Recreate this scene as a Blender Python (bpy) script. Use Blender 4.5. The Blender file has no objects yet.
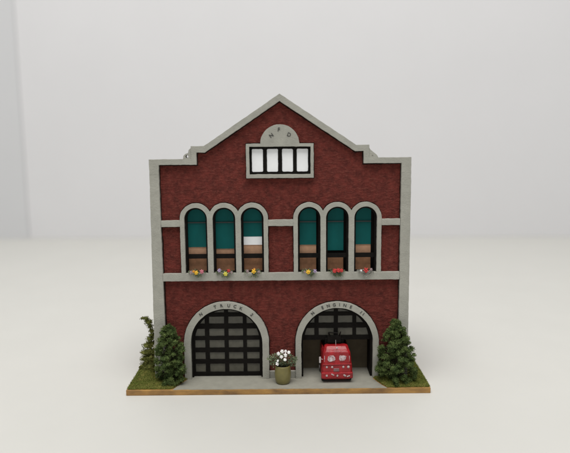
import bpy, bmesh, math, random
from mathutils import Vector, Matrix, noise
from mathutils.geometry import tessellate_polygon

S = 0.0005            # one design unit = half a millimetre: the model house is 13 cm wide
H = 6.0               # thickness of the base board: its top lies H above the table
scene = bpy.context.scene
col = scene.collection
R = math.radians
PI = math.pi

# ------------------------------------------------------------------ materials
def mat(name, color, rough=0.6, var=0.12, nscale=0.15, bump=0.0, bscale=1.0, bevel=0.0,
        spec=0.5, metal=0.0, color2=None, stretch=(1, 1, 1), coat=0.0):
    m = bpy.data.materials.new(name); m.use_nodes = True
    nt = m.node_tree; N = nt.nodes; L = nt.links
    b = N['Principled BSDF']
    b.inputs['Roughness'].default_value = rough
    b.inputs['Metallic'].default_value = metal
    b.inputs['Specular IOR Level'].default_value = spec
    b.inputs['Coat Weight'].default_value = coat
    tc = N.new('ShaderNodeTexCoord'); mp = N.new('ShaderNodeMapping')
    mp.inputs['Scale'].default_value = tuple(s / S for s in stretch)
    L.new(tc.outputs['Object'], mp.inputs['Vector'])
    nz = N.new('ShaderNodeTexNoise'); nz.inputs['Scale'].default_value = nscale
    nz.inputs['Detail'].default_value = 5; nz.inputs['Roughness'].default_value = 0.62
    L.new(mp.outputs[0], nz.inputs['Vector'])
    mx = N.new('ShaderNodeMix'); mx.data_type = 'RGBA'
    c = list(color)
    c2 = list(color2) if color2 else [x * (1 + var) for x in c]
    c1 = c if color2 else [x * (1 - var) for x in c]
    mx.inputs['A'].default_value = (*c1, 1); mx.inputs['B'].default_value = (*c2, 1)
    rp = N.new('ShaderNodeMapRange'); rp.inputs['From Min'].default_value = 0.32; rp.inputs['From Max'].default_value = 0.68
    L.new(nz.outputs['Fac'], rp.inputs['Value']); L.new(rp.outputs[0], mx.inputs['Factor'])
    L.new(mx.outputs['Result'], b.inputs['Base Color'])
    nrm = None
    if bevel:
        bv = N.new('ShaderNodeBevel'); bv.samples = 6; bv.inputs['Radius'].default_value = bevel * S
        nrm = bv.outputs[0]
    if bump:
        n2 = N.new('ShaderNodeTexNoise'); n2.inputs['Scale'].default_value = bscale
        n2.inputs['Detail'].default_value = 4
        L.new(mp.outputs[0], n2.inputs['Vector'])
        bp = N.new('ShaderNodeBump'); bp.inputs['Strength'].default_value = 1.0
        bp.inputs['Distance'].default_value = bump * S
        L.new(n2.outputs['Fac'], bp.inputs['Height'])
        if nrm: L.new(nrm, bp.inputs['Normal'])
        nrm = bp.outputs[0]
    if nrm: L.new(nrm, b.inputs['Normal'])
    return m

def brick_mat():
    m = mat('red_brick', (0.232, 0.042, 0.030), rough=0.8, var=0.42, nscale=0.13, spec=0.25)
    nt = m.node_tree; N = nt.nodes; L = nt.links; b = N['Principled BSDF']
    tc = N['Texture Coordinate']
    sp = N.new('ShaderNodeSeparateXYZ'); cb = N.new('ShaderNodeCombineXYZ')
    ad = N.new('ShaderNodeMath'); ad.operation = 'ADD'
    L.new(tc.outputs['Object'], sp.inputs[0])
    L.new(sp.outputs['X'], ad.inputs[0]); L.new(sp.outputs['Y'], ad.inputs[1])
    # a little waviness of the hand-cast courses
    wn = N.new('ShaderNodeTexNoise'); wn.inputs['Scale'].default_value = 0.09 / S; wn.inputs['Detail'].default_value = 3
    L.new(tc.outputs['Object'], wn.inputs['Vector'])
    wm = N.new('ShaderNodeMath'); wm.operation = 'MULTIPLY_ADD'; wm.inputs[1].default_value = 9.0 * S
    L.new(wn.outputs['Fac'], wm.inputs[0]); L.new(sp.outputs['Z'], wm.inputs[2])
    L.new(ad.outputs[0], cb.inputs['X']); L.new(wm.outputs[0], cb.inputs['Y'])
    br = N.new('ShaderNodeTexBrick'); br.inputs['Scale'].default_value = 1.0 / S
    br.inputs['Brick Width'].default_value = 5.6; br.inputs['Row Height'].default_value = 2.15
    br.inputs['Mortar Size'].default_value = 0.2; br.inputs['Mortar Smooth'].default_value = 0.7
    br.inputs['Color1'].default_value = (1, 1, 1, 1); br.inputs['Color2'].default_value = (0.62, 0.62, 0.62, 1)
    br.inputs['Mortar'].default_value = (0, 0, 0, 1)
    L.new(cb.outputs[0], br.inputs['Vector'])
    # streaky rough relief
    mp2 = N.new('ShaderNodeMapping'); mp2.inputs['Scale'].default_value = (0.22 / S, 0.22 / S, 0.42 / S)
    L.new(tc.outputs['Object'], mp2.inputs['Vector'])
    n3 = N.new('ShaderNodeTexNoise'); n3.inputs['Scale'].default_value = 1.0; n3.inputs['Detail'].default_value = 6
    n3.inputs['Roughness'].default_value = 0.65
    L.new(mp2.outputs[0], n3.inputs['Vector'])
    s1 = N.new('ShaderNodeMath'); s1.operation = 'MULTIPLY_ADD'; s1.inputs[1].default_value = 3.4
    L.new(n3.outputs['Fac'], s1.inputs[0])
    bw = N.new('ShaderNodeMath'); bw.operation = 'MULTIPLY'; bw.inputs[1].default_value = 0.2
    L.new(br.outputs['Color'], bw.inputs[0]); L.new(bw.outputs[0], s1.inputs[2])
    bp = N.new('ShaderNodeBump'); bp.inputs['Distance'].default_value = 3.2 * S; bp.inputs['Strength'].default_value = 1
    L.new(s1.outputs[0], bp.inputs['Height']); L.new(bp.outputs[0], b.inputs['Normal'])
    # paler colour on high spots of the relief, slightly darker in the joints
    old = b.inputs['Base Color'].links[0].from_socket
    mx = N.new('ShaderNodeMix'); mx.data_type = 'RGBA'; mx.blend_type = 'MULTIPLY'; mx.inputs['Factor'].default_value = 0.14
    L.new(old, mx.inputs['A']); L.new(br.outputs['Color'], mx.inputs['B'])
    mx2 = N.new('ShaderNodeMix'); mx2.data_type = 'RGBA'; mx2.inputs['B'].default_value = (0.34, 0.088, 0.062, 1)
    rp = N.new('ShaderNodeMapRange'); rp.inputs['From Min'].default_value = 0.50; rp.inputs['From Max'].default_value = 0.72
    rp.inputs['To Max'].default_value = 0.95
    L.new(n3.outputs['Fac'], rp.inputs['Value']); L.new(rp.outputs[0], mx2.inputs['Factor'])
    L.new(mx.outputs['Result'], mx2.inputs['A']); L.new(mx2.outputs['Result'], b.inputs['Base Color'])
    return m

M = {}
M['brick'] = brick_mat()
M['trim'] = mat('grey_trim', (0.365, 0.358, 0.310), rough=0.75, var=0.09, nscale=0.12, bump=0.35, bscale=0.9, bevel=0.5, spec=0.3)
M['plinth'] = mat('grey_plinth', (0.27, 0.26, 0.22), rough=0.85, var=0.15, nscale=0.2, bump=0.3)
M['black'] = mat('black_frame', (0.0075, 0.0062, 0.005), rough=0.7, var=0.3, bump=0.12, bscale=0.8, spec=0.12)
M['painted_view_white'] = mat('painted_view_white', (0.95, 0.955, 0.955), rough=0.35, var=0.04, nscale=0.1)  # opaque white, the bright background seen through put into the colour
M['teal'] = mat('teal_shade', (0.003, 0.098, 0.093), rough=0.6, spec=0.15, nscale=0.08, stretch=(1, 1, 0.5))
M['tan'] = mat('tan_curtain', (0.50, 0.285, 0.17), rough=0.8, var=0.12, nscale=0.25)
M['brown'] = mat('brown_panel', (0.40, 0.195, 0.10), rough=0.8, var=0.2, nscale=0.2)
M['rail'] = mat('rail_grey', (0.02, 0.03, 0.027), rough=0.5)
M['door_pane'] = mat('door_pane', (0.085, 0.080, 0.060), rough=0.38, var=0.22, nscale=0.13, spec=0.5)
M['inner'] = mat('inner_wall', (0.13, 0.105, 0.065), rough=0.85, var=0.15, nscale=0.1)
M['roof'] = mat('roof_felt', (0.10, 0.10, 0.10), rough=0.9, bump=0.3)
M['gap_shade'] = mat('painted_gap_shade', (0.020, 0.009, 0.007), rough=0.9, var=0.4, nscale=0.3, spec=0.1)  # painted shade for the gaps where trim meets brick
M['ink'] = mat('letter_ink', (0.045, 0.044, 0.04), rough=0.6)
M['wood'] = mat('wood_edge', (0.19, 0.10, 0.035), color2=(0.50, 0.27, 0.07), rough=0.55, nscale=0.035, stretch=(1, 1, 2.5), bump=0.25, bscale=0.7, bevel=0.5)
M['paving'] = mat('concrete', (0.275, 0.265, 0.22), rough=0.8, var=0.09, nscale=0.09, bump=0.18, bscale=1.3)
M['grass'] = mat('turf_ground', (0.070, 0.085, 0.018), color2=(0.20, 0.17, 0.05), rough=0.95, nscale=0.14, bump=0.8, bscale=0.8, spec=0.1)
M['blade'] = mat('turf_blades', (0.095, 0.135, 0.022), color2=(0.26, 0.265, 0.065), rough=0.9, nscale=0.11, spec=0.1)
M['leaf'] = mat('dark_needles', (0.030, 0.056, 0.015), color2=(0.128, 0.168, 0.050), rough=0.85, nscale=0.13, spec=0.2)
M['leaf2'] = mat('olive_leaves', (0.065, 0.080, 0.018), color2=(0.19, 0.19, 0.05), rough=0.85, nscale=0.2, spec=0.15)
M['stem'] = mat('stem', (0.05, 0.045, 0.02), rough=0.9)
M['grey_leaf'] = mat('grey_green_leaves', (0.10, 0.135, 0.065), color2=(0.25, 0.28, 0.17), rough=0.85, nscale=0.4)
M['pale_leaf'] = mat('pale_dry_leaves', (0.24, 0.24, 0.20), color2=(0.42, 0.41, 0.37), rough=0.85, nscale=0.4)
M['pot'] = mat('olive_glaze', (0.175, 0.150, 0.045), rough=0.38, var=0.15, nscale=0.12, bump=0.1, coat=0.15)
M['soil'] = mat('soil', (0.03, 0.022, 0.014), rough=0.95, bump=0.4)
for n, c in dict(yellow=(0.75, 0.46, 0.03), orange=(0.72, 0.30, 0.04), pink=(0.52, 0.16, 0.20), lilac=(0.36, 0.28, 0.42),
                 redf=(0.50, 0.035, 0.03), whitef=(0.86, 0.84, 0.82), mauve=(0.30, 0.22, 0.22), lemon=(0.60, 0.55, 0.08)).items():
    M[n] = mat('petal_' + n, c, rough=0.6, var=0.15, nscale=0.6)
M['red'] = mat('red_enamel', (0.30, 0.008, 0.012), rough=0.36, var=0.3, nscale=0.16, bump=0.35, bscale=0.35, bevel=0.6, coat=0.0)
M['silver'] = mat('silver_paint', (0.46, 0.40, 0.39), rough=0.35, var=0.15, nscale=0.5, bump=0.2, bscale=0.8)
M['screen'] = mat('windscreen_silver', (0.26, 0.08, 0.08), color2=(0.66, 0.60, 0.60), rough=0.45, nscale=0.42, bump=0.2, bscale=0.5)
M['rubber'] = mat('tyre_black', (0.012, 0.012, 0.012), rough=0.8)
M['table'] = mat('table_laminate', (0.59, 0.582, 0.545), rough=0.55, var=0.012, nscale=0.012, bump=0.03, bscale=0.4, spec=0.3)
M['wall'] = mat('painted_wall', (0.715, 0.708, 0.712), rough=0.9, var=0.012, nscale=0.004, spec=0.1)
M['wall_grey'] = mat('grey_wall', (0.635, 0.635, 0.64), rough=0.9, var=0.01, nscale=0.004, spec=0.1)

# ------------------------------------------------------------------ object helpers
def link(o, parent=None):
    col.objects.link(o)
    if parent: o.parent = parent
    return o

def tag(o, label=None, cat=None, group=None, kind=None):
    if label: o['label'] = label
    if cat: o['category'] = cat
    if group: o['group'] = group
    if kind: o['kind'] = kind
    return o

def thing(name, label, cat, loc=(0, 0, 0), group=None, rz=0):
    o = bpy.data.objects.new(name, None); o.empty_display_size = 0.005
    o.location = (loc[0] * S, loc[1] * S, (loc[2] + H) * S); o.rotation_euler.z = rz
    link(o); return tag(o, label, cat, group)

def obj(name, bm, m, parent=None, smooth=False, loc=None):
    me = bpy.data.meshes.new(name)
    bmesh.ops.recalc_face_normals(bm, faces=bm.faces[:])
    for v in bm.verts: v.co *= S
    if smooth:
        for f in bm.faces: f.smooth = True
    bm.to_mesh(me); bm.free()
    me.materials.append(M[m] if isinstance(m, str) else m)
    o = bpy.data.objects.new(name, me)
    if parent is None and loc is None: loc = (0, 0, 0)
    if loc is not None:
        o.location = (loc[0] * S, loc[1] * S, (loc[2] + (H if parent is None else 0)) * S)
    return link(o, parent)

def box(bm, x0, x1, y0, y1, z0, z1, bev=0.0, taper=None):
    r = bmesh.ops.create_cube(bm, size=1)
    vs = r['verts']
    for v in vs:
        v.co = Vector(((x0 + x1) / 2 + v.co.x * (x1 - x0), (y0 + y1) / 2 + v.co.y * (y1 - y0), (z0 + z1) / 2 + v.co.z * (z1 - z0)))
    if bev:
        es = list({e for v in vs for e in v.link_edges})
        bmesh.ops.bevel(bm, geom=es, offset=bev, segments=2, affect='EDGES', profile=0.6)
    return bm

def B(*a, **k):
    return box(bmesh.new(), *a, **k)

def ball(bm, c, r, sub=2, sc=(1, 1, 1), rot=None):
    g = bmesh.ops.create_icosphere(bm, subdivisions=sub, radius=1)
    for v in g['verts']:
        p = Vector((v.co.x * r * sc[0], v.co.y * r * sc[1], v.co.z * r * sc[2]))
        if rot: p.rotate(rot)
        v.co = Vector(c) + p
    return bm

def lathe(bm, prof, seg=40, c=(0, 0, 0)):
    rings = []
    for r, z in prof:
        rings.append([bm.verts.new((c[0] + r * math.cos(2 * PI * k / seg), c[1] + r * math.sin(2 * PI * k / seg), c[2] + z)) for k in range(seg)])
    for a, b in zip(rings, rings[1:]):
        for k in range(seg):
            bm.faces.new((a[k], a[(k + 1) % seg], b[(k + 1) % seg], b[k]))
    bm.faces.new(rings[0][::-1]); bm.faces.new(rings[-1])
    return bm

def tube(bm, pts, r0, r1=None, seg=6):
    r1 = r0 if r1 is None else r1
    pts = [Vector(p) for p in pts]; rings = []
    for i, p in enumerate(pts):
        d = (pts[min(i + 1, len(pts) - 1)] - pts[max(i - 1, 0)]).normalized()
        a = d.orthogonal().normalized(); b = d.cross(a)
        rr = r0 + (r1 - r0) * i / max(1, len(pts) - 1)
        rings.append([bm.verts.new(p + a * rr * math.cos(2 * PI * k / seg) + b * rr * math.sin(2 * PI * k / seg)) for k in range(seg)])
    for a, b in zip(rings, rings[1:]):
        for k in range(seg): bm.faces.new((a[k], a[(k + 1) % seg], b[(k + 1) % seg], b[k]))
    bm.faces.new(rings[0][::-1]); bm.faces.new(rings[-1])
    return bm

def dens(poly, step=2.0, jit=0.0, seed=0):
    out = []
    n = len(poly)
    for i in range(n):
        a = Vector(poly[i]); b = Vector(poly[(i + 1) % n]); d = (b - a).length
        k = max(1, int(round(d / step)))
        for j in range(k): out.append(a.lerp(b, j / k))
    if jit:
        for p in out:
            q = Vector((p.x * 0.22, p.y * 0.22, seed * 7.3)); q2 = Vector((p.x * 0.9, p.y * 0.9, seed * 3.1))
            j2 = jit * .7
            p.x += j2 * (noise.noise(q) * 1.2 + noise.noise(q2) * 0.7)
            p.y += j2 * (noise.noise(q + Vector((31, 0, 0))) * 1.2 + noise.noise(q2 + Vector((17, 0, 0))) * 0.7)
    return out

def plate(outer, holes, y0, y1, jit=0.0, seed=0, step=2.0, bm=None, hjit=None):
    """a sheet cut to an outline (x,z) with holes, standing between depth y0 (front) and y1"""
    bm = bm or bmesh.new()
    loops = [dens(outer, step, jit, seed)] + [dens(h, step, jit if hjit is None else hjit, seed + 1 + i) for i, h in enumerate(holes)]
    flat = [p for l in loops for p in l]
    tris = tessellate_polygon([[Vector((p.x, p.y, 0)) for p in l] for l in loops])
    f = [bm.verts.new((p.x, y0, p.y)) for p in flat]; b = [bm.verts.new((p.x, y1, p.y)) for p in flat]
    for t in tris:
        if len(set(t)) < 3: continue
        try:
            bm.faces.new([f[i] for i in t]); bm.faces.new([b[i] for i in reversed(t)])
        except ValueError: pass
    o = 0
    for l in loops:
        n = len(l)
        for i in range(n):
            a, c = o + i, o + (i + 1) % n
            bm.faces.new((f[a], f[c], b[c], b[a]))
        o += n
    return bm

def arch(cx, half, spring, z0, r=None, n=28, dx=0.0):
    """arched outline: straight jambs, half-round head"""
    r = r or half
    pts = [(cx - half, z0), (cx + half, z0)]
    for k in range(n + 1):
        a = PI * k / n
        pts.append((cx + half * math.cos(a), spring + r * math.sin(a)))
    return pts

def rect(x0, x1, z0, z1): return [(x0, z0), (x1, z0), (x1, z1), (x0, z1)]

def clip(poly, conv):
    out = [Vector(p) for p in poly]
    n = len(conv)
    for i in range(n):
        a = Vector(conv[i]); b = Vector(conv[(i + 1) % n]); e = b - a
        if e.length < 1e-6: continue
        side = lambda p: e.x * (p.y - a.y) - e.y * (p.x - a.x)
        res = []
        for j in range(len(out)):
            p, q = out[j], out[(j + 1) % len(out)]
            sp, sq = side(p), side(q)
            if sp >= 0: res.append(p)
            if (sp >= 0) != (sq >= 0): res.append(p.lerp(q, sp / (sp - sq)))
        out = res
        if not out: return []
    return [tuple(p) for p in out]

def word_mesh(items, size, y, depth=0.25):
    """items: (character, x, z, angle); real letter shapes standing on the front of the trim"""
    bm = bmesh.new()
    for ch, x, z, a in items:
        cu = bpy.data.curves.new('letter', 'FONT'); cu.body = ch; cu.size = size; cu.align_x = 'CENTER'; cu.align_y = 'CENTER'
        cu.extrude = depth; cu.offset = 0.008 * size; cu.resolution_u = 4
        o = bpy.data.objects.new('letter', cu); col.objects.link(o)
        bpy.context.view_layer.update()
        me = bpy.data.meshes.new_from_object(o.evaluated_get(bpy.context.evaluated_depsgraph_get()))
        mw = Matrix.Translation((x, y, z)) @ Matrix.Rotation(a, 4, 'Y') @ Matrix.Rotation(PI / 2, 4, 'X')
        me.transform(mw); bm.from_mesh(me)
        bpy.data.objects.remove(o); bpy.data.curves.remove(cu); bpy.data.meshes.remove(me)
    return bm

# ------------------------------------------------------------------ setting
def struct(name, bm, m, loc=(0, 0, 0)):
    return tag(obj(name, bm, m, loc=loc), kind='structure')

t = bmesh.new()
# back edge of the table runs slightly slantwise along the wall
v = [t.verts.new(p) for p in ((-2400, -1300, -H), (2400, -1300, -H), (2400, 904, -H), (-2400, 1066, -H),
                              (-2400, -1300, -H - 50), (2400, -1300, -H - 50), (2400, 904, -H - 50), (-2400, 1066, -H - 50))]
for f in ((0, 1, 2, 3), (4, 7, 6, 5), (0, 4, 5, 1), (1, 5, 6, 2), (2, 6, 7, 3), (3, 7, 4, 0)): t.faces.new([v[i] for i in f])
struct('table', t, 'table')
w = bmesh.new()
def slab(bm, a, b, th, z0, z1):
    a = Vector((a[0], a[1], 0)); b = Vector((b[0], b[1], 0)); n = Vector((-(b - a).y, (b - a).x, 0)).normalized() * th
    vs = [bm.verts.new(p + Vector((0, 0, z))) for z in (z0, z1) for p in (a, b, b + n, a + n)]
    for f in ((0, 1, 2, 3), (4, 5, 6, 7), (0, 1, 5, 4), (1, 2, 6, 5), (2, 3, 7, 6), (3, 0, 4, 7)): bm.faces.new([vs[i] for i in f])
slab(w, (-2400, 1067), (2400, 905), 60, -900, 3200)
struct('wall', w, 'wall')
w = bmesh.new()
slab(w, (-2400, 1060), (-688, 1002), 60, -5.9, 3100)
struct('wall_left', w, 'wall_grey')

# ------------------------------------------------------------------ base board
base = thing('display_base', 'thin wooden base board with grey concrete forecourt under the miniature fire station', 'base')
obj('board', B(-155.5, 148, -30.5, 131, -H, -0.25, bev=0.7), 'wood', base)
pv = bmesh.new()
pave = [(-109, -30.2), (104.5, -30.2), (99, -20), (94, -6), (96, 26), (-96, 26), (-97, -2), (-103, -15)]
loops = dens(pave, 3, 0.5, 4)
vs = [pv.verts.new((p.x, p.y, -0.4)) for p in loops]; vt = [pv.verts.new((p.x, p.y, 0)) for p in loops]
pv.faces.new(vt)
for i in range(len(vs)): j = (i + 1) % len(vs); pv.faces.new((vs[i], vs[j], vt[j], vt[i]))
obj('pavement', pv, 'paving', base)

# ------------------------------------------------------------------ grass at both sides
def inside(p, poly):
    c = False; n = len(poly)
    for i in range(n):
        a, b = poly[i], poly[(i + 1) % n]
        if (a[1] > p[1]) != (b[1] > p[1]) and p[0] < (b[0] - a[0]) * (p[1] - a[1]) / (b[1] - a[1]) + a[0]: c = not c
    return c
def edge_dist(p, poly):
    d = 1e9; P = Vector(p)
    for i in range(len(poly)):
        a = Vector(poly[i]); b = Vector(poly[(i + 1) % len(poly)]); ab = b - a
        t_ = max(0, min(1, (P - a).dot(ab) / ab.length_squared)); d = min(d, (P - a - ab * t_).length)
    return d
def turf(name, poly, label, seed, bumps):
    rnd = random.Random(seed)
    def hgt(x, y):
        e = min(1, edge_dist((x, y), poly) / 5.0)
        h = 0.5 + 1.6 * math.sqrt(e) + 0.9 * noise.noise(Vector((x * .12, y * .12, seed))) * e + 0.5 * noise.noise(Vector((x * .5, y * .5, seed))) * e
        for bx, by, br, bh in bumps: h += bh * math.exp(-((x - bx) ** 2 + (y - by) ** 2) / br ** 2) * e
        return h
    pts = dens(poly, 1.8, 0.45, seed)
    P2 = [tuple(p) for p in pts]
    xs = [p[0] for p in P2]; ys = [p[1] for p in P2]
    bm = bmesh.new(); st = 1.5
    grid = {}
    nx = int((max(xs) - min(xs)) / st) + 1; ny = int((max(ys) - min(ys)) / st) + 1
    for i in range(nx + 1):
        for j in range(ny + 1):
            x = min(xs) + i * st; y = min(ys) + j * st
            if inside((x, y), poly): grid[i, j] = bm.verts.new((x, y, hgt(x, y)))
    for (i, j) in list(grid):
        q = [(i, j), (i + 1, j), (i + 1, j + 1), (i, j + 1)]
        if all(k in grid for k in q): bm.faces.new([grid[k] for k in q])
    # skirt so that the sod has thickness
    for e in [e for e in bm.edges if e.is_boundary]:
        a, b = e.verts
        try:
            c = bm.verts.new((a.co.x, a.co.y, -0.3)); d = bm.verts.new((b.co.x, b.co.y, -0.3)); bm.faces.new((a, b, d, c))
        except ValueError: pass
    o = obj(name, bm, 'grass')
    tag(o, label, 'grass', kind='stuff')
    o.data.materials.append(M['blade'])
    bl = bmesh.new(); bl.from_mesh(o.data)
    for v in bl.verts: v.co /= S
    k = 0
    while k < 15000:
        x = rnd.uniform(min(xs), max(xs)); y = rnd.uniform(min(ys), max(ys))
        if not inside((x, y), poly) or (y > 60 and rnd.random() < .6): continue
        k += 1
        z = hgt(x, y) - .2; a = rnd.uniform(0, 2 * PI); L_ = rnd.uniform(.7, 2.0); wd = rnd.uniform(.14, .3)
        lean = Vector((rnd.gauss(0, .6), rnd.gauss(0, .6), 1)).normalized() * L_
        s_ = Vector((math.cos(a), math.sin(a), 0)) * wd; p = Vector((x, y, z))
        f = bl.faces.new([bl.verts.new(p - s_), bl.verts.new(p + s_), bl.verts.new(p + lean)]); f.material_index = 1
    for v in bl.verts: v.co *= S
    bl.to_mesh(o.data); bl.free()
    return hgt
gl = [(-155, -30), (-109.5, -30), (-103.5, -15), (-97.5, -3.4), (-133.5, -3.4), (-133.5, 130), (-155, 130)]
gr = [(105, -30), (147.6, -30), (147.6, 130), (131, 130), (131, -3.4), (94.3, -3.4), (94.6, -7), (99.5, -20)]
hl = turf('grass', gl, 'mossy olive turf on the left end of the base around the fluffy bushes', 3, [(-143, 12, 12, 5), (-115, -8, 14, 2)])
hr = turf('grass', gr, 'mossy green turf on the right end of the base around the single conical bush', 5, [(115, -10, 16, 2)])

# ------------------------------------------------------------------ the fire station
st = thing('fire_station', 'miniature red brick fire station with grey trim, two arched garage doors and a stepped gable', 'model building')

# outline of the front, shoulder height 227, gable apex 290
def front_outline(i=0.0):
    return [(-129.8 + i, 0), (129.8 - i, 0), (129.8 - i, 227.3 - i), (88 - i * .7, 227.3 - i), (88 - i, 240 - i), (75, 240 - i), (0, 290 - i * 1.3),
            (-75, 240 - i), (-88 + i, 240 - i), (-88 + i * .7, 227.3 - i), (-129.8 + i, 227.3 - i)]
WX = [-85.3, -56.9, -28.6, 28.6, 56.9, 85.3]
def win_hole(x, g=0.0): return arch(x, 11.4 + g, 167.4, 111.0 - g, n=24)
def door_hole(x, g=0.0): return arch(x, 37 + g, 38, 0.6, n=40)
gable_hole = rect(-30.4, 30.2, 211.6, 238.8)
holes = [win_hole(x, .4) for x in WX] + [gable_hole]
# doors cut through the foot: they join the outline
def with_doors(outline, g=0.0):
    pts = outline[:]
    foot = [pts[0]]
    for cx in (-57, 57):
        a = arch(cx, 37 + g, 38, 0, n=40)
        foot += [(cx - 37 - g, 0)] + a[2:][::-1] + [(cx + 37 + g, 0)]
    # arch() gives right-to-left head, reversed = left-to-right
    clean = []
    for p in foot + pts[1:]:
        if not clean or (Vector(p) - Vector(clean[-1])).length > 1e-4: clean.append(p)
    return clean
obj('brick_front', plate(with_doors(front_outline(1.2), .4), holes, 0, 3, step=4), 'brick', st)
obj('front_backing', plate(with_doors(front_outline(0.35), .6), [win_hole(x, .7) for x in WX] + [rect(-30.8, 30.6, 211.2, 239.2)], 2.8, 8, step=4), 'trim', st)

# side and back walls, roof, floors
for nm, a in (('side_wall', (-131.2, -127, 7, 112, 0, 150)), ('side_wall', (-129, -126, 7.5, 112, 150, 205)), ('side_wall', (123, 128.8, 7.5, 112, 0, 205))):
    obj(nm, B(*a), 'brick', st)
obj('back_wall', B(-127.5, 123.6, 109, 112.6, 0, 206), 'brick', st)
obj('roof', B(-129.5, 129.2, 7.9, 113.5, 205, 208), 'roof', st)
obj('upper_floor', B(-126.5, 123.2, 8.2, 108.8, 92, 95), 'roof', st)
obj('garage_back_wall', B(-126.4, 123.1, 25, 28, 0, 91.8), 'inner', st)

# parapet trim: a band that follows the outline
TF = -3.8
par_out = front_outline(0)
par_band = [(-129.8, 0), (-129.8, 227.3), (-88, 227.3), (-88, 240), (-75, 240), (0, 290), (75, 240), (88, 240), (88, 227.3), (129.8, 227.3), (129.8, 0),
            (120.3, 0), (120.3, 221.7), (82.8, 221.7), (82.5, 233.8), (74.3, 233.6), (0, 283.0), (-74.3, 233.6), (-82.5, 233.8), (-82.8, 221.7), (-120.3, 221.7), (-120.3, 0)]
head = [(-129.8, 212), (-129.8, 227.3), (-88, 227.3), (-88, 240), (-75, 240), (0, 290), (75, 240), (88, 240), (88, 227.3), (129.8, 227.3), (129.8, 212),
        (120.3, 212), (120.3, 221.7), (82.8, 221.7), (82.5, 233.8), (74.3, 233.6), (0, 283.0), (-74.3, 233.6), (-82.5, 233.8), (-82.8, 221.7), (-120.3, 221.7), (-120.3, 212)]
obj('parapet_trim', plate(head[::-1], [], TF, .6, jit=.28, seed=2), 'trim', st)
obj('corner_pilaster', plate([(-131.8, 0), (-119.6, 0), (-120.4, 212), (-129.7, 212), (-130.2, 150)], [], TF, .6, jit=.28, seed=5), 'trim', st)
obj('corner_pilaster', plate(rect(120.2, 129.9, 0, 212), [], TF, .6, jit=.28, seed=6), 'trim', st)
gap_shade_in = [(-120.6, 150), (-119.6, 150), (-119.5, 220.6), (-81.8, 220.6), (-81.5, 232.9), (-74.0, 232.5), (0, 281.7), (74.0, 232.5), (81.5, 232.9), (81.8, 220.6), (119.4, 220.6), (119.3, 112), (120.6, 112),
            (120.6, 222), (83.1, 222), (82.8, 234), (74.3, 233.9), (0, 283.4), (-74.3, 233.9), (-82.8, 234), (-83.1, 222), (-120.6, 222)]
obj('painted_shadow_line', plate(gap_shade_in[::-1], [], -.22, .5, jit=.5, seed=301), 'gap_shade', st)  # dark plates put in as the shadow gap between trim and brick
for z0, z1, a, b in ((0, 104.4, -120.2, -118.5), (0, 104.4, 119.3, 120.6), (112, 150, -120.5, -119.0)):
    obj('painted_shadow_line', plate(rect(a, b, z0, z1), [], -.22, .5, jit=.5, seed=302), 'gap_shade', st)
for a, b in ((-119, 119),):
    obj('painted_shadow_line', plate(rect(a, b, 103.4, 104.6), [], -.25, .5, jit=.5, seed=303), 'gap_shade', st)
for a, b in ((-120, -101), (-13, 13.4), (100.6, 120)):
    obj('painted_shadow_line', plate(rect(a, b, 158.9, 160.2), [], -.25, .5, jit=.5, seed=305), 'gap_shade', st)
obj('painted_shadow_line', plate(rect(-34.3, 34.0, 207.1, 242.6), [gable_hole], -.25, .5, jit=.5, seed=304), 'gap_shade', st)
# scroll brackets on the shoulders
scr = [(0, 0), (0, 11.6), (-2.4, 9.6), (-3.0, 6.6), (-5.8, 5.6), (-7.8, 3.6), (-8.3, 0)]
def place(p, x, s): return [(x + s * a, 226.8 + b) for a, b in p]
hole = [(-4.3 + 1.5 * math.cos(a * PI / 6), 3.0 + 1.5 * math.sin(a * PI / 6)) for a in range(12)]
o = obj('scroll_bracket', plate(place(scr, -87.7, 1), [place(hole, -87.7, 1)], TF + .4, 5, jit=.1, step=1, seed=8), 'trim', st)
o['label'] = 'small scroll bracket with an open eye'
scr2 = [(0, 0), (0, 11.2), (-1.4, 8.6), (-5.2, 5.4), (-8.2, 3.0), (-9.6, 0)]
o = obj('scroll_bracket', plate(place(scr2, 87.7, -1)[::-1], [], TF + .4, 5, jit=.1, step=1, seed=9), 'trim', st)
# a dimple moulded in the closed scroll
dm = ball(bmesh.new(), (87.7 + 3.6, TF + .4, 229.6), 0.75, 2, (1, .4, 1)); obj('scroll_eye', dm, 'plinth', o)

# belt bands between the window groups
for x0, x1 in ((-120, -101), (-12.9, 13.3), (100.6, 120)):
    obj('belt_band', plate(rect(x0, x1, 159.8, 166.1), [], TF + .3, .6, jit=.32, seed=int(x0)), 'trim', st)
obj('sill_band', plate(rect(-120, 120, 104.2, 111.9), [], -4.2, .6, jit=.3, seed=31), 'trim', st)

# triple window surrounds
def surround(cxs, seed, e=0.0, y0=TF, jit=.36):
    r = 15.9 + e; hw = 14.2; sp = 167.4
    pts = [(cxs[0] - 15.7 - e, 111.5), (cxs[2] + 15.7 + e, 111.5)]
    for i in (2, 1, 0):
        a0 = 0 if i == 2 else math.acos(hw / r)
        a1 = PI if i == 0 else PI - math.acos(hw / r)
        for k in range(19):
            a = a0 + (a1 - a0) * k / 18; pts.append((cxs[i] + r * math.cos(a), sp + r * math.sin(a)))
    return plate(pts, [win_hole(x) for x in cxs], y0, .6 if not e else .5, jit=jit, seed=seed, hjit=.1)
for g_ in (WX[:3], WX[3:]): obj('painted_shadow_line', surround(g_, 310, .75, -.3, .6), 'gap_shade', st)  # dark rim painted as shade around the window surrounds
obj('window_surround', surround(WX[:3], 41), 'trim', st)
obj('window_surround', surround(WX[3:], 43), 'trim', st)

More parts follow.
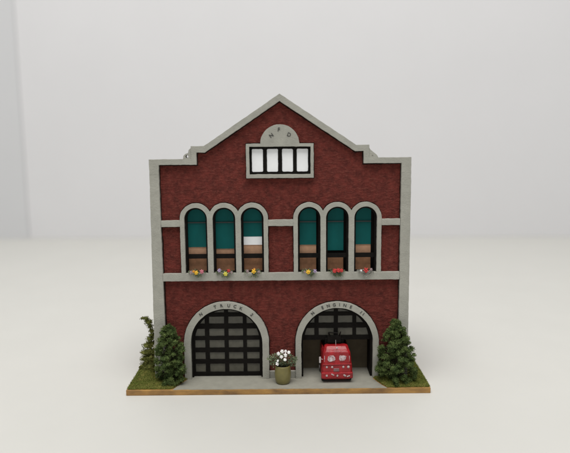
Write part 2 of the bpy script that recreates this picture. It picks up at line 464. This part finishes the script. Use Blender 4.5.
# the six arched windows
#      shade bottom, tan top, white strip, gap at right
WIN = [(137.4, 137.6, None, 2.0), (135.5, 135.7, None, 2.0), (147.9, 139.4, (139.2, 148.1), 1.2), (138.9, 139.1, None, 3.8), (132.8, None, None, 4.2), (138.9, 139.1, None, 4.6)]
for i, (x, (sb, tt, white, gap)) in enumerate(zip(WX, WIN)):
    g = 2.0
    bm = plate(win_hole(x, .25), [arch(x, 9.5, 167.4, 112.5, n=20)], .8, 8.6, jit=.12, seed=50 + i)
    box(bm, x - 9.7, x + 9.7, 2.0, 4.6, 126.2, 130.6)
    fr = obj('window', bm, 'black', st)
    xl, xr = x - 10.8, x + 11.3 - gap
    sh = clip(arch(x, 10.9, 167.4, 112, n=20), rect(xl, xr, sb, 182))
    obj('roller_shade', plate(sh, [], 6.4, 7.0, step=6), 'teal', fr)
    obj('blind_rail', B(x - 9.6, xr, 5.3, 6.0, 162.2, 163.4), 'rail', fr)
    if white: obj('see_through_card', B(xl, xr, 6.6, 7.2, white[0], white[1] - .3), 'painted_view_white', fr)  # added white card, stands in for the bright view through the house
    if tt: obj('curtain', B(xl, xr, 7.2, 7.8, 128.2, tt), 'tan', fr)
    obj('lower_panel', B(xl, xr, 7.3, 7.9, 111.2, 128.1), 'brown', fr)
    obj('window_lining', B(x - 11.2, x + 11.2, 8.4, 9.2, 110.6, 180), 'black', fr)

# gable window, its surround and the half-round name plate
obj('gable_surround', plate(rect(-33.6, 33.2, 207.9, 241.9), [gable_hole], TF, .6, jit=.32, seed=71), 'trim', st)
gp = [(-19.6, 241.6), (19.3, 241.6)] + [(-.2 + 19.3 * math.cos(R(a)), 241.9 + 18.6 * math.sin(R(a))) for a in range(8, 180, 9)]
plq = obj('gable_plaque', plate(gp, [], TF + .25, .6, jit=.35, seed=73), 'trim', st)
obj('lettering', word_mesh([('N', -8.3, 249.6, R(-38)), ('F', -1.0, 255.2, R(4)), ('D', 9.0, 250.2, R(22))], 5.3, TF + .15), 'ink', plq)
gxs = [(-28.2, -16.9), (-13.2, -1.9), (1.8, 13.0), (16.4, 27.9)]
pan = [rect(a + .1, b - .1, 214.0, 236.6) for a, b in gxs]
def rounded(r, c=1.1):
    (x0, z0), (x1, _), (_, z1), _ = r
    return [(x0 + c, z0), (x1 - c, z0), (x1, z0 + c), (x1, z1 - c), (x1 - c, z1), (x0 + c, z1), (x0, z1 - c), (x0, z0 + c)]
gw = obj('gable_window', plate(rect(-30.6, 30.4, 211.4, 239.0), [rounded(p, .9) for p in pan], -.4, 4.5, jit=.22, seed=81, step=1.5), 'black', st)
for a, b in gxs:
    obj('pane', B(a - .6, b + .6, .15, .9, 213.2, 237.4), 'painted_view_white', gw)  # see-through panes painted opaque white for the bright view behind

# garage doors
def arch_ring(cx, ro, seed, words, rads):
    o2 = arch(cx, ro + .8, 38.2, 0.3, n=44)
    p2 = [(cx + ro + .8, .3)] + o2[2:] + [(cx - ro - .8, .3), (cx - 37.6, .3)] + arch(cx, 37.6, 38, .3, n=40)[2:][::-1] + [(cx + 37.6, .3)]
    c2 = []
    for p in p2:
        if not c2 or (Vector(p) - Vector(c2[-1])).length > 1e-4: c2.append(p)
    obj('painted_shadow_line', plate(c2, [], -.3, .5, jit=.6, seed=seed + 7), 'gap_shade', st)  # dark rim painted as the shadow line around the door arch
    out = arch(cx, ro, 38.2, 0, n=44); inn = arch(cx, 36.9, 38, 0, n=40)
    pts = [(cx + ro, 0)] + out[2:] + [(cx - ro, 0), (cx - 36.9, 0)] + inn[2:][::-1] + [(cx + 36.9, 0)]
    cl = []
    for p in pts:
        if not cl or (Vector(p) - Vector(cl[-1])).length > 1e-4: cl.append(p)
    o = obj('door_surround', plate(cl, [], TF - .6, .6, jit=.34, seed=seed), 'trim', st)
    its = [(ch, cx + rads * math.sin(R(a)), 38 + rads * math.cos(R(a)), R(a + 9 * math.sin(a * 7.7))) for ch, a in words]
    obj('lettering', word_mesh(its, 4.5, TF - .75), 'ink', o)
arch_ring(-57, 43.8, 91, list(zip('N', (-39,))) + list(zip('TRUCK', (-15.5, -6, 4.5, 13.5, 22.5))) + [('2', 41)], 40.4)
arch_ring(57, 42.9, 93, [('N', -38.5)] + list(zip('ENGINE', (-22, -13.2, -4.4, 3.2, 11, 20))) + [('1', 37), ('1', 41.5)], 40.2)

COLS = [(-35.4, -23.0), (-18.6, -2.8), (1.4, 16.6), (20.4, 34.4)]
ROWS = [(4.6, 13.6), (18.4, 26.0), (30.8, 39.2), (43.4, 51.4), (56.6, 64.4), (68.4, 72.4)]
def garage_door(cx, rows, z0, y):
    inner = arch(0, 33.6, 38, 0, r=33.6, n=36)
    panes = []
    for (a, b) in rows:
        for (c, d) in COLS:
            p = clip(rect(c, d, a, b), inner)
            if len(p) < 3: continue
            ar = abs(sum(p[i][0] * p[(i + 1) % len(p)][1] - p[(i + 1) % len(p)][0] * p[i][1] for i in range(len(p)))) / 2
            if ar > 4: panes.append([(q[0] + cx, q[1]) for q in p])
    out = [(q[0] + cx, q[1]) for q in clip(arch(0, 36.6, 38, 0.3, n=40), rect(-40, 40, z0, 90))]
    d = obj('garage_door', plate(out, panes, y, y + 2.6, jit=.22, seed=int(cx)), 'black', st)
    for p in panes:
        c = sum((Vector(q) for q in p), Vector((0, 0))) / len(p)
        big = [tuple(c + (Vector(q) - c) * 1.08) for q in p]
        obj('pane', plate(big, [], y + 1.1, y + 1.9, step=8), 'door_pane', d)
    return d
garage_door(-57, ROWS, .2, 4.0)['label'] = 'closed garage door, black grid with grey panes'
garage_door(57, ROWS[3:], 38.6, 4.0)['label'] = 'raised garage door with open bay below'
def jamb(cx, depth, th):
    ro = 36.8; ri = ro - th
    out = arch(cx, ro, 38, .1, n=40); inn = arch(cx, ri, 38, .1, n=40)
    pts = [(cx + ro, .1)] + out[2:] + [(cx - ro, .1), (cx - ri, .1)] + inn[2:][::-1] + [(cx + ri, .1)]
    cl = []
    for p in pts:
        if not cl or (Vector(p) - Vector(cl[-1])).length > 1e-4: cl.append(p)
    obj('door_jamb', plate(cl, [], .9, depth, jit=.1, seed=int(cx)), 'black', st)
jamb(-57, 3.9, 1.6); jamb(57, 24.8, 1.9)
for a in ((-13.4, 14.3),):
    obj('plinth', B(a[0], a[1], -2.6, .5, 0, 7.4, bev=.3), 'trim', st)

# ------------------------------------------------------------------ foliage
def leaf(bm, p, d, wdt, ln, rnd):
    d = d.normalized(); s_ = d.cross(Vector((rnd.gauss(0, 1), rnd.gauss(0, 1), rnd.gauss(0, 1)))).normalized() * wdt
    n_ = d.cross(s_).normalized() * wdt * .35
    a = bm.verts.new(p); b = bm.verts.new(p + d * ln * .5 + s_ + n_); c = bm.verts.new(p + d * ln); e = bm.verts.new(p + d * ln * .5 - s_ + n_)
    bm.faces.new((a, b, c, e))
def tuft(bm, c, r, n, rnd, ln=1.6, wd=.38, up=.25, sq=(1, 1, .85)):
    for _ in range(n):
        d = Vector((rnd.gauss(0, 1), rnd.gauss(0, 1), rnd.gauss(0, 1))).normalized()
        rr = r * rnd.random() ** .45
        p = Vector(c) + Vector((d.x * rr * sq[0], d.y * rr * sq[1], d.z * rr * sq[2]))
        dd = d + Vector((rnd.gauss(0, .5), rnd.gauss(0, .5), rnd.gauss(0, .5) + up))
        leaf(bm, p, dd, wd * rnd.uniform(.6, 1.3), ln * rnd.uniform(.6, 1.3), rnd)
def clump(bm, c, r, rnd, ln=1.2, wd=.42, dn=1.35):
    """a tuft of foliage fibre: an uneven lump bristling with little leaves"""
    g = bmesh.ops.create_icosphere(bm, subdivisions=2, radius=1); o_ = Vector((rnd.random() * 99, 0, 0))
    sx, sy, sz = rnd.uniform(.8, 1.2), rnd.uniform(.8, 1.2), rnd.uniform(.6, .9)
    for v in g['verts']:
        k = .82 + .75 * noise.noise(v.co * 1.6 + o_) + .25 * noise.noise(v.co * 4 + o_)
        v.co = Vector(c) + Vector((v.co.x * sx, v.co.y * sy, v.co.z * sz)) * r * k * .8
    tuft(bm, c, r * .98, int((20 + r * r * 7.5) * dn), rnd, ln, wd, .15, (sx, sy, sz))
def bush(name, x, y, h0, rad, ht, prof, label, seed, n=150, group=None, fol='leaf', tilt=0):
    rnd = random.Random(seed)
    root = thing(name, label, 'bush', (x, y, h0), group)
    tr = bmesh.new(); tube(tr, [(0, 0, -1), (.4, 0, ht * .4), (0, 0, ht * .88)], 1.6, .5)
    bm = bmesh.new()
    for k in range(n):
        t_ = (k + rnd.random()) / n; z = ht * (t_ ** .92)
        w_ = prof(z / ht) * rad
        a = k * 2.39996 + rnd.gauss(0, .25)
        rr = w_ * (1 if k % 4 else .45) * rnd.uniform(.74, 1.04)
        c = Vector((rr * math.cos(a) + tilt * z / ht, rr * .8 * math.sin(a), z + rnd.uniform(-1, 1)))
        cr = rnd.uniform(2.0, 4.4) * (1.05 - .35 * z / ht)
        tube(tr, [(tilt * z / ht, 0, z * .85), c], .35, .15, 4)
        clump(bm, c, cr, rnd)
    obj('foliage', bm, fol, root); obj('trunk', tr, 'stem', root)
    return root
def profile(pts):
    def f(t_):
        for (a, u), (b, v) in zip(pts, pts[1:]):
            if t_ <= b: return u + (v - u) * (t_ - a) / (b - a)
        return pts[-1][1]
    return f
left_prof = profile([(0, .84), (.12, .92), (.35, 1), (.6, .92), (.78, .68), (.9, .42), (1, .16)])
cone_prof = profile([(0, .82), (.08, .9), (.3, 1), (.55, .80), (.79, .47), (.92, .26), (1, .08)])
bush('bush', -113.8, -15.0, 1, 14.6, 60, left_prof, 'dark green shaggy bush with rounded top in front of the left corner of the facade', 11, 190)
bush('bush', 116.8, -13.5, 1, 20.5, 63, cone_prof, 'dark green cone-shaped bush right of the garage with the red truck', 12, 240, tilt=-1.5)

# slender side plant
rnd = random.Random(77)
root = thing('tall_shrub', 'thin straggly olive shrub with a hooked tip beside the left side wall', 'shrub', (-141.5, 14, 4))
tr = bmesh.new(); bm = bmesh.new()
spine = [(0, 0, -2), (.5, 0, 14), (2.4, 0, 26), (3.2, 0, 38), (2.4, 0, 46), (0, 0, 53), (-3.6, 0, 56.6), (-6.4, 0, 56.4)]
tube(tr, spine, .9, .4)
for i, (c, r, n_) in enumerate([((-5, 0, 3), 5, 200), ((1, -2, 4), 6, 240), ((-3.4, 1, 11), 4.6, 190), ((2, 0, 13), 5, 200), ((-4, 1, 19), 4, 160), ((1.5, -1, 21), 4.6, 180),
                              ((-1.0, 0, 27), 4.0, 150), ((3, 1, 29), 3.6, 120), ((1.6, 0, 34), 3.2, 110), ((4.4, 0, 38), 2.6, 70), ((4.0, 0, 43), 2.6, 80), ((2.2, 0, 48), 3.0, 110),
                              ((.6, 0, 52), 2.9, 110), ((-1.6, 0, 56), 2.3, 80), ((-4.6, 0, 56.8), 1.3, 34), ((-6.2, 0, 56.2), 1.0, 26), ((2.8, 0, 53.5), 1.5, 30)]):
    clump(bm, c, r * 1.35, rnd, 1.2, .42, 1.3)
obj('foliage', bm, 'leaf2', root); obj('trunk', tr, 'stem', root)

# ------------------------------------------------------------------ flowers
def blossom(bm, c, r, rnd, face=Vector((0, -1, .35))):
    n = rnd.choice((5, 6)); ax = face.normalized(); a = ax.orthogonal().normalized(); b = ax.cross(a); o_ = rnd.uniform(0, 6)
    for k in range(n):
        t_ = o_ + 2 * PI * k / n; d = a * math.cos(t_) + b * math.sin(t_)
        ball(bm, Vector(c) + d * r * .48 + ax * r * .1, r * rnd.uniform(.42, .6), 1, (1, 1, .6), rot=(d + ax * .4).to_track_quat('X', 'Z'))
    ball(bm, Vector(c) + ax * r * .3, r * .38, 1)
FL = [('orange yellow and pink blossoms on the sill of the far left upper window', [('yellow', -.5, 0, 2.3), ('pink', 5.2, 1.4, 2.2), ('mauve', -5.6, .6, 1.9), ('orange', -3.0, 1.6, 1.5)], 'grey_leaf'),
      ('lilac, red and low lemon yellow blossoms on the second sill from the left', [('lemon', .8, -1.2, 2.3), ('lilac', -5.4, 2.4, 2.0), ('redf', 4.0, 2.0, 1.9), ('mauve', 6.8, .4, 1.4)], 'grey_leaf'),
      ('single orange yellow blossom on the sill of the window with the white strip', [('yellow', 1.0, 1.0, 2.5), ('mauve', -5.4, 1.4, 1.8), ('mauve', 6.0, .6, 1.6), ('orange', 1.6, 3.2, 1.3)], 'grey_leaf'),
      ('bright yellow blossom with pale lilac one on the sill of the fourth upper window', [('yellow', -1.2, 0, 2.5), ('lilac', 5.6, .8, 2.1), ('mauve', -4.8, .2, 1.4)], 'grey_leaf'),
      ('wide red blossoms over trailing green leaves on the sill of the fifth upper window', [('redf', -3.0, 1.0, 2.3), ('redf', .8, 1.6, 2.3), ('redf', 4.0, 1.2, 2.0)], 'grey_leaf'),
      ('one big red blossom among whitish leaves on the sill of the far right upper window', [('redf', .4, 1.4, 2.8), ('whitef', -4.4, 1.0, 1.2), ('mauve', 5.4, 2.2, 1.5)], 'pale_leaf')]
for i, (x, (lab, bs, lf)) in enumerate(zip(WX, FL)):
    rnd = random.Random(200 + i)
    rt = thing('window_flowers', lab, 'flowers', (x, -4.0, 111.9), 'small flower bunches on the window sills')
    bm = bmesh.new()
    for k in range(11):
        tuft(bm, (rnd.uniform(-8, 8), rnd.uniform(-1.8, 1), rnd.uniform(-.2, 2.6)), rnd.uniform(1.1, 1.9), 30, rnd, 1.3, .34)
    for k in range(6 if i != 4 else 10): tuft(bm, (rnd.uniform(-3, 4), -2.2, rnd.uniform(-3.4, -.5)), 1.3, 24, rnd, 1.3, .34)
    obj('leaves', bm, lf, rt)
    for c_, dx, dz, r in bs:
        f = bmesh.new(); blossom(f, (dx, -2.4 + rnd.uniform(-.4, .4), 1.2 + dz), r * 1.12, rnd); obj('blossom', f, c_, rt, smooth=True)

pot = thing('potted_plant', 'olive brown glazed pot of white flowers standing between the two garage arches', 'potted plant', (.8, -14.5, 0))
obj('pot', lathe(bmesh.new(), [(0.01, .0), (6.2, 0), (7.1, .8), (7.9, 4), (8.35, 8.5), (8.2, 13), (7.6, 17), (7.7, 18.2), (7.3, 18.7), (6.7, 18.2), (6.6, 15.8), (.01, 15.8)]), 'pot', pot, smooth=True)
obj('soil', lathe(bmesh.new(), [(.01, 15.0), (6.7, 15.0), (6.7, 16.6), (.01, 17.0)], 20), 'soil', pot)
rnd = random.Random(5); bm = bmesh.new(); tr = bmesh.new()
for c, r, n_ in [((-5, 0, 21), 3.4, 90), ((0, 1, 20), 3.6, 90), ((5.5, 0, 21), 3.4, 90), ((-9.4, -1, 23.5), 3.0, 62), ((-13, -1, 26), 2.2, 36), ((-7, 1, 27), 3.0, 60), ((9.6, -1, 23), 3.2, 70),
                 ((12.6, -1, 24.5), 2.2, 42), ((6.5, 1, 27), 2.6, 46), ((0, 2, 27), 3.4, 66), ((-9, 0, 19.6), 2.4, 40), ((10.6, 0, 19.5), 2.2, 36), ((-2, -2, 23), 2.6, 44)]:
    tuft(bm, c, r, n_, rnd, 2.4, .6); tube(tr, [(c[0] * .3, c[1] * .3, 16), c], .3, .15, 4)
obj('foliage', bm, 'grey_leaf', pot); obj('stems', tr, 'stem', pot)
for c, r in [((-.5, -3.6, 34.2), 2.3), ((-4.2, -4, 32.0), 2.1), ((2.8, -4, 30.4), 2.4), ((6.4, -3.5, 33.0), 2.0), ((-1.4, -5, 29.2), 2.2), ((2.4, -5.2, 26.0), 2.1), ((-5.6, -5, 21.6), 2.2), ((-4.8, -5, 24.6), 1.6), ((3.0, -3, 34.0), 1.9)]:
    f = bmesh.new(); blossom(f, c, r, rnd, Vector((rnd.gauss(0, .4), -1, rnd.uniform(0, .9)))); obj('blossom', f, 'whitef', pot, smooth=True)

# ------------------------------------------------------------------ the fire truck
tk = thing('fire_truck', 'small glossy red fire truck nosing out of the open right garage bay', 'fire truck', (55.9, -16, 0), rz=R(1.2))
def loft(bm, secs):
    """cross-sections (z, x half width, y front, y back) joined into one closed body"""
    rings = []
    for z, hw, yf, yb in secs:
        c = min(2.2, hw * .25)
        rings.append([bm.verts.new(p) for p in ((-hw + c, yf, z), (hw - c, yf, z), (hw, yf + c, z), (hw, yb - c, z), (hw - c, yb, z), (-hw + c, yb, z), (-hw, yb - c, z), (-hw, yf + c, z))])
    for a, b in zip(rings, rings[1:]):
        for k in range(8): bm.faces.new((a[k], a[(k + 1) % 8], b[(k + 1) % 8], b[k]))
    bm.faces.new(rings[0][::-1]); bm.faces.new(rings[-1])
    return bm
cab = loft(bmesh.new(), [(3.2, 14.8, .6, 16), (4.0, 15.6, 0, 16), (11.5, 15.9, -.3, 16), (18.5, 15.4, -.1, 16), (20.0, 15.0, .5, 16), (30.6, 13.9, 1.4, 16), (32.2, 13.2, 2.4, 16), (33.6, 12.6, 4.4, 15.4), (35.6, 12.0, 6.4, 15), (36.4, 11.2, 7.4, 14.4)])
cb = obj('cab', cab, 'red', tk)
bv = cb.modifiers.new('soft', 'BEVEL'); bv.width = .9 * S; bv.segments = 3; bv.limit_method = 'ANGLE'; bv.angle_limit = R(12)
bd = obj('body', B(-14.4, 14.4, 15.6, 39.5, 4.5, 29.5, bev=1.2), 'red', tk)
obj('body_rail', B(-13.6, -12.4, 16, 39, 29.2, 32.0, bev=.3), 'red', bd); obj('body_rail', B(12.4, 13.6, 16, 39, 29.2, 32.0, bev=.3), 'red', bd)
obj('turntable', loft(bmesh.new(), [(29, 8, 18, 30), (34, 7, 19, 29), (37.5, 5.4, 20, 28)]), 'rubber', bd)
def rr_plate(x0, x1, z0, z1, y, th, c=1.2, lean=0, seed=0, jit=.22):
    bm = plate(rounded(rect(x0, x1, z0, z1), c), [], y, y + th, jit=jit, step=1.0, seed=seed)
    for v in bm.verts: v.co.y += (v.co.z - z0) * lean
    return bm
for x0, x1, sd in ((-9.4, -1.8, 1), (2.2, 9.2, 2)):
    obj('windscreen', rr_plate(x0, x1, 22.8, 28.2, .25, 1.0, 1.3, .085, sd, 1.1), 'screen', tk)
for x0, x1 in ((-12.9, -11.5), (11.6, 12.9)):
    obj('corner_highlight', rr_plate(x0, x1, 21.6, 28.0, .75, 1.2, .5, .12, 5), 'screen', tk)  # pale slivers added as painted highlights on the cab corners
for x, r in ((-10.4, 1.15), (-5.0, 1.2), (6.4, 1.2), (11.5, 1.45)):
    obj('headlight', ball(bmesh.new(), (x, -.2, 16.5), r, 2, (1, .6, 1)), 'silver', tk, smooth=True)
obj('waist_moulding', B(-14.6, 14.6, -.9, 1, 19.0, 20.0, bev=.3), 'red', tk)
obj('bumper', B(-16.1, 16.1, -1.8, 2, 4.6, 11.2, bev=1.2), 'red', tk)
gl_ = bmesh.new()
for k in range(3): box(gl_, -3.6, 2.0, -1.0, 0, 12.4 + k * 1.1, 12.9 + k * 1.1, bev=.1)
obj('grille', gl_, 'mauve', tk)
for x, z, w_, h_, a in ((-10.6, 8.2, 2.0, 1.9, 0), (-4.6, 9.2, 3.2, 1.2, .5), (.2, 8.0, 1.6, 2.0, .3), (7.6, 8.2, 2.8, 1.6, .6), (11.4, 7.4, 3.4, 1.1, -.3)):
    b_ = bmesh.new(); box(b_, -w_ / 2, w_ / 2, -2.3, -1.5, -h_ / 2, h_ / 2, bev=.3)
    bmesh.ops.rotate(b_, verts=b_.verts[:], cent=(0, 0, 0), matrix=Matrix.Rotation(a, 3, 'Y')); bmesh.ops.translate(b_, verts=b_.verts[:], vec=(x, 0, z))
    obj('fog_lamp' if w_ < 2.5 else 'chrome_fitting', b_, 'silver', tk)
bc = bmesh.new(); lathe(bc, [(.01, 0), (.9, 0), (.9, 1.2), (.5, 1.7), (.01, 1.8)], 14, (.3, 5.2, 34.0)); obj('beacon', bc, 'silver', tk)
an = bmesh.new(); tube(an, [(-.4, 8.5, 36), (-.5, 8.8, 42)], .3, .2); obj('aerial', an, 'silver', tk)
for s_ in (-1,):
    mr = bmesh.new(); tube(mr, [(s_ * 14.4, 2, 24), (s_ * 17.2, 1.4, 25.2)], .35)
    m_ = obj('mirror', mr, 'silver', tk)
    obj('mirror_glass', B(s_ * 17.2 - 1.0, s_ * 17.2 + 1.0, .6, 1.8, 20.6, 27.2, bev=.5), 'silver', m_)
for x in (-13.4, 13.4):
    for y in (7.5, 31):
        wb = bmesh.new(); lathe(wb, [(.01, -1.9), (4.6, -1.9), (5.0, -1.4), (5.0, 1.4), (4.6, 1.9), (.01, 1.9)], 24)
        bmesh.ops.rotate(wb, verts=wb.verts[:], cent=(0, 0, 0), matrix=Matrix.Rotation(PI / 2, 3, 'Y')); bmesh.ops.translate(wb, verts=wb.verts[:], vec=(x, y, 5.0))
        wo = obj('wheel', wb, 'rubber', tk)
        hb = bmesh.new(); lathe(hb, [(.01, -.5), (2.4, -.5), (2.0, .5), (.01, .5)], 16)
        bmesh.ops.rotate(hb, verts=hb.verts[:], cent=(0, 0, 0), matrix=Matrix.Rotation(PI / 2, 3, 'Y')); bmesh.ops.translate(hb, verts=hb.verts[:], vec=(x + math.copysign(1.9, x), y, 5.0))
        obj('hub', hb, 'silver', wo)
ld = bmesh.new()
for s_ in (-1, 1): tube(ld, [(s_ * 5.2, 13, 39.0), (s_ * 5.2, 36, 45.5)], .8)
for k in range(9): y = 14 + k * 2.6; tube(ld, [(-5.2, y, 39.3 + (y - 13) * .283), (5.2, y, 39.3 + (y - 13) * .283)], .45)
box(ld, -8.6, 5.6, 12.2, 15.5, 37.2, 45.5, bev=1.2); box(ld, -10.8, 8.8, 17.5, 22.5, 30, 41.0, bev=.8); tube(ld, [(-6.5, 13, 45), (-7.5, 11, 49.5)], 1.0, .7); tube(ld, [(3.6, 13, 45), (4.6, 9.5, 50.5)], .8, .5); tube(ld, [(-7.5, 11, 49.5), (2.0, 11, 48.6)], .7)
obj('ladder', ld, 'black', tk)

# ------------------------------------------------------------------ camera
cam = bpy.data.cameras.new('camera'); co = bpy.data.objects.new('camera', cam); col.objects.link(co)
scene.camera = co
cam.sensor_width = 36; cam.lens = 36 * 600 / 570; cam.clip_start = .01; cam.clip_end = 50
p = R(7.83); ro = R(0.5)
fwd = Vector((0, math.cos(p), -math.sin(p))); up0 = Vector((0, math.sin(p), math.cos(p))); r0 = Vector((1, 0, 0))
right = r0 * math.cos(ro) - up0 * math.sin(ro); up = r0 * math.sin(ro) + up0 * math.cos(ro)
mw = Matrix((right, up, -fwd)).transposed().to_4x4(); mw.translation = Vector((4.3 * S, -600 * S, (241.3 + H) * S))
co.matrix_world = mw
cam.dof.use_dof = True; cam.dof.focus_distance = 612 * S; cam.dof.aperture_fstop = 6.3

# ------------------------------------------------------------------ light: soft ceiling panels of the room
def area(name, loc, target, sx, sy, power, color):
    l = bpy.data.lights.new(name, 'AREA'); l.shape = 'RECTANGLE'; l.size = sx; l.size_y = sy; l.energy = power; l.color = color
    o = bpy.data.objects.new(name, l); o.location = loc; o.rotation_euler = (Vector(target) - Vector(loc)).to_track_quat('-Z', 'Y').to_euler(); col.objects.link(o)
area('ceiling_light', (-0.05, -0.40, 1.30), (0, 0.10, 0), 1.1, 0.8, 18.3, (1.0, 0.985, 0.96))
w_ = bpy.data.worlds.new('World'); scene.world = w_; w_.use_nodes = True
bg = w_.node_tree.nodes['Background']; bg.inputs[0].default_value = (0.93, 0.96, 1.0, 1); bg.inputs[1].default_value = 0.33

scene.view_settings.view_transform = 'Standard'; scene.view_settings.look = 'None'
scene.view_settings.exposure = 0.07; scene.view_settings.gamma = 1
scene.render.engine = 'CYCLES'
scene.render.resolution_x = 1024; scene.render.resolution_y = 814
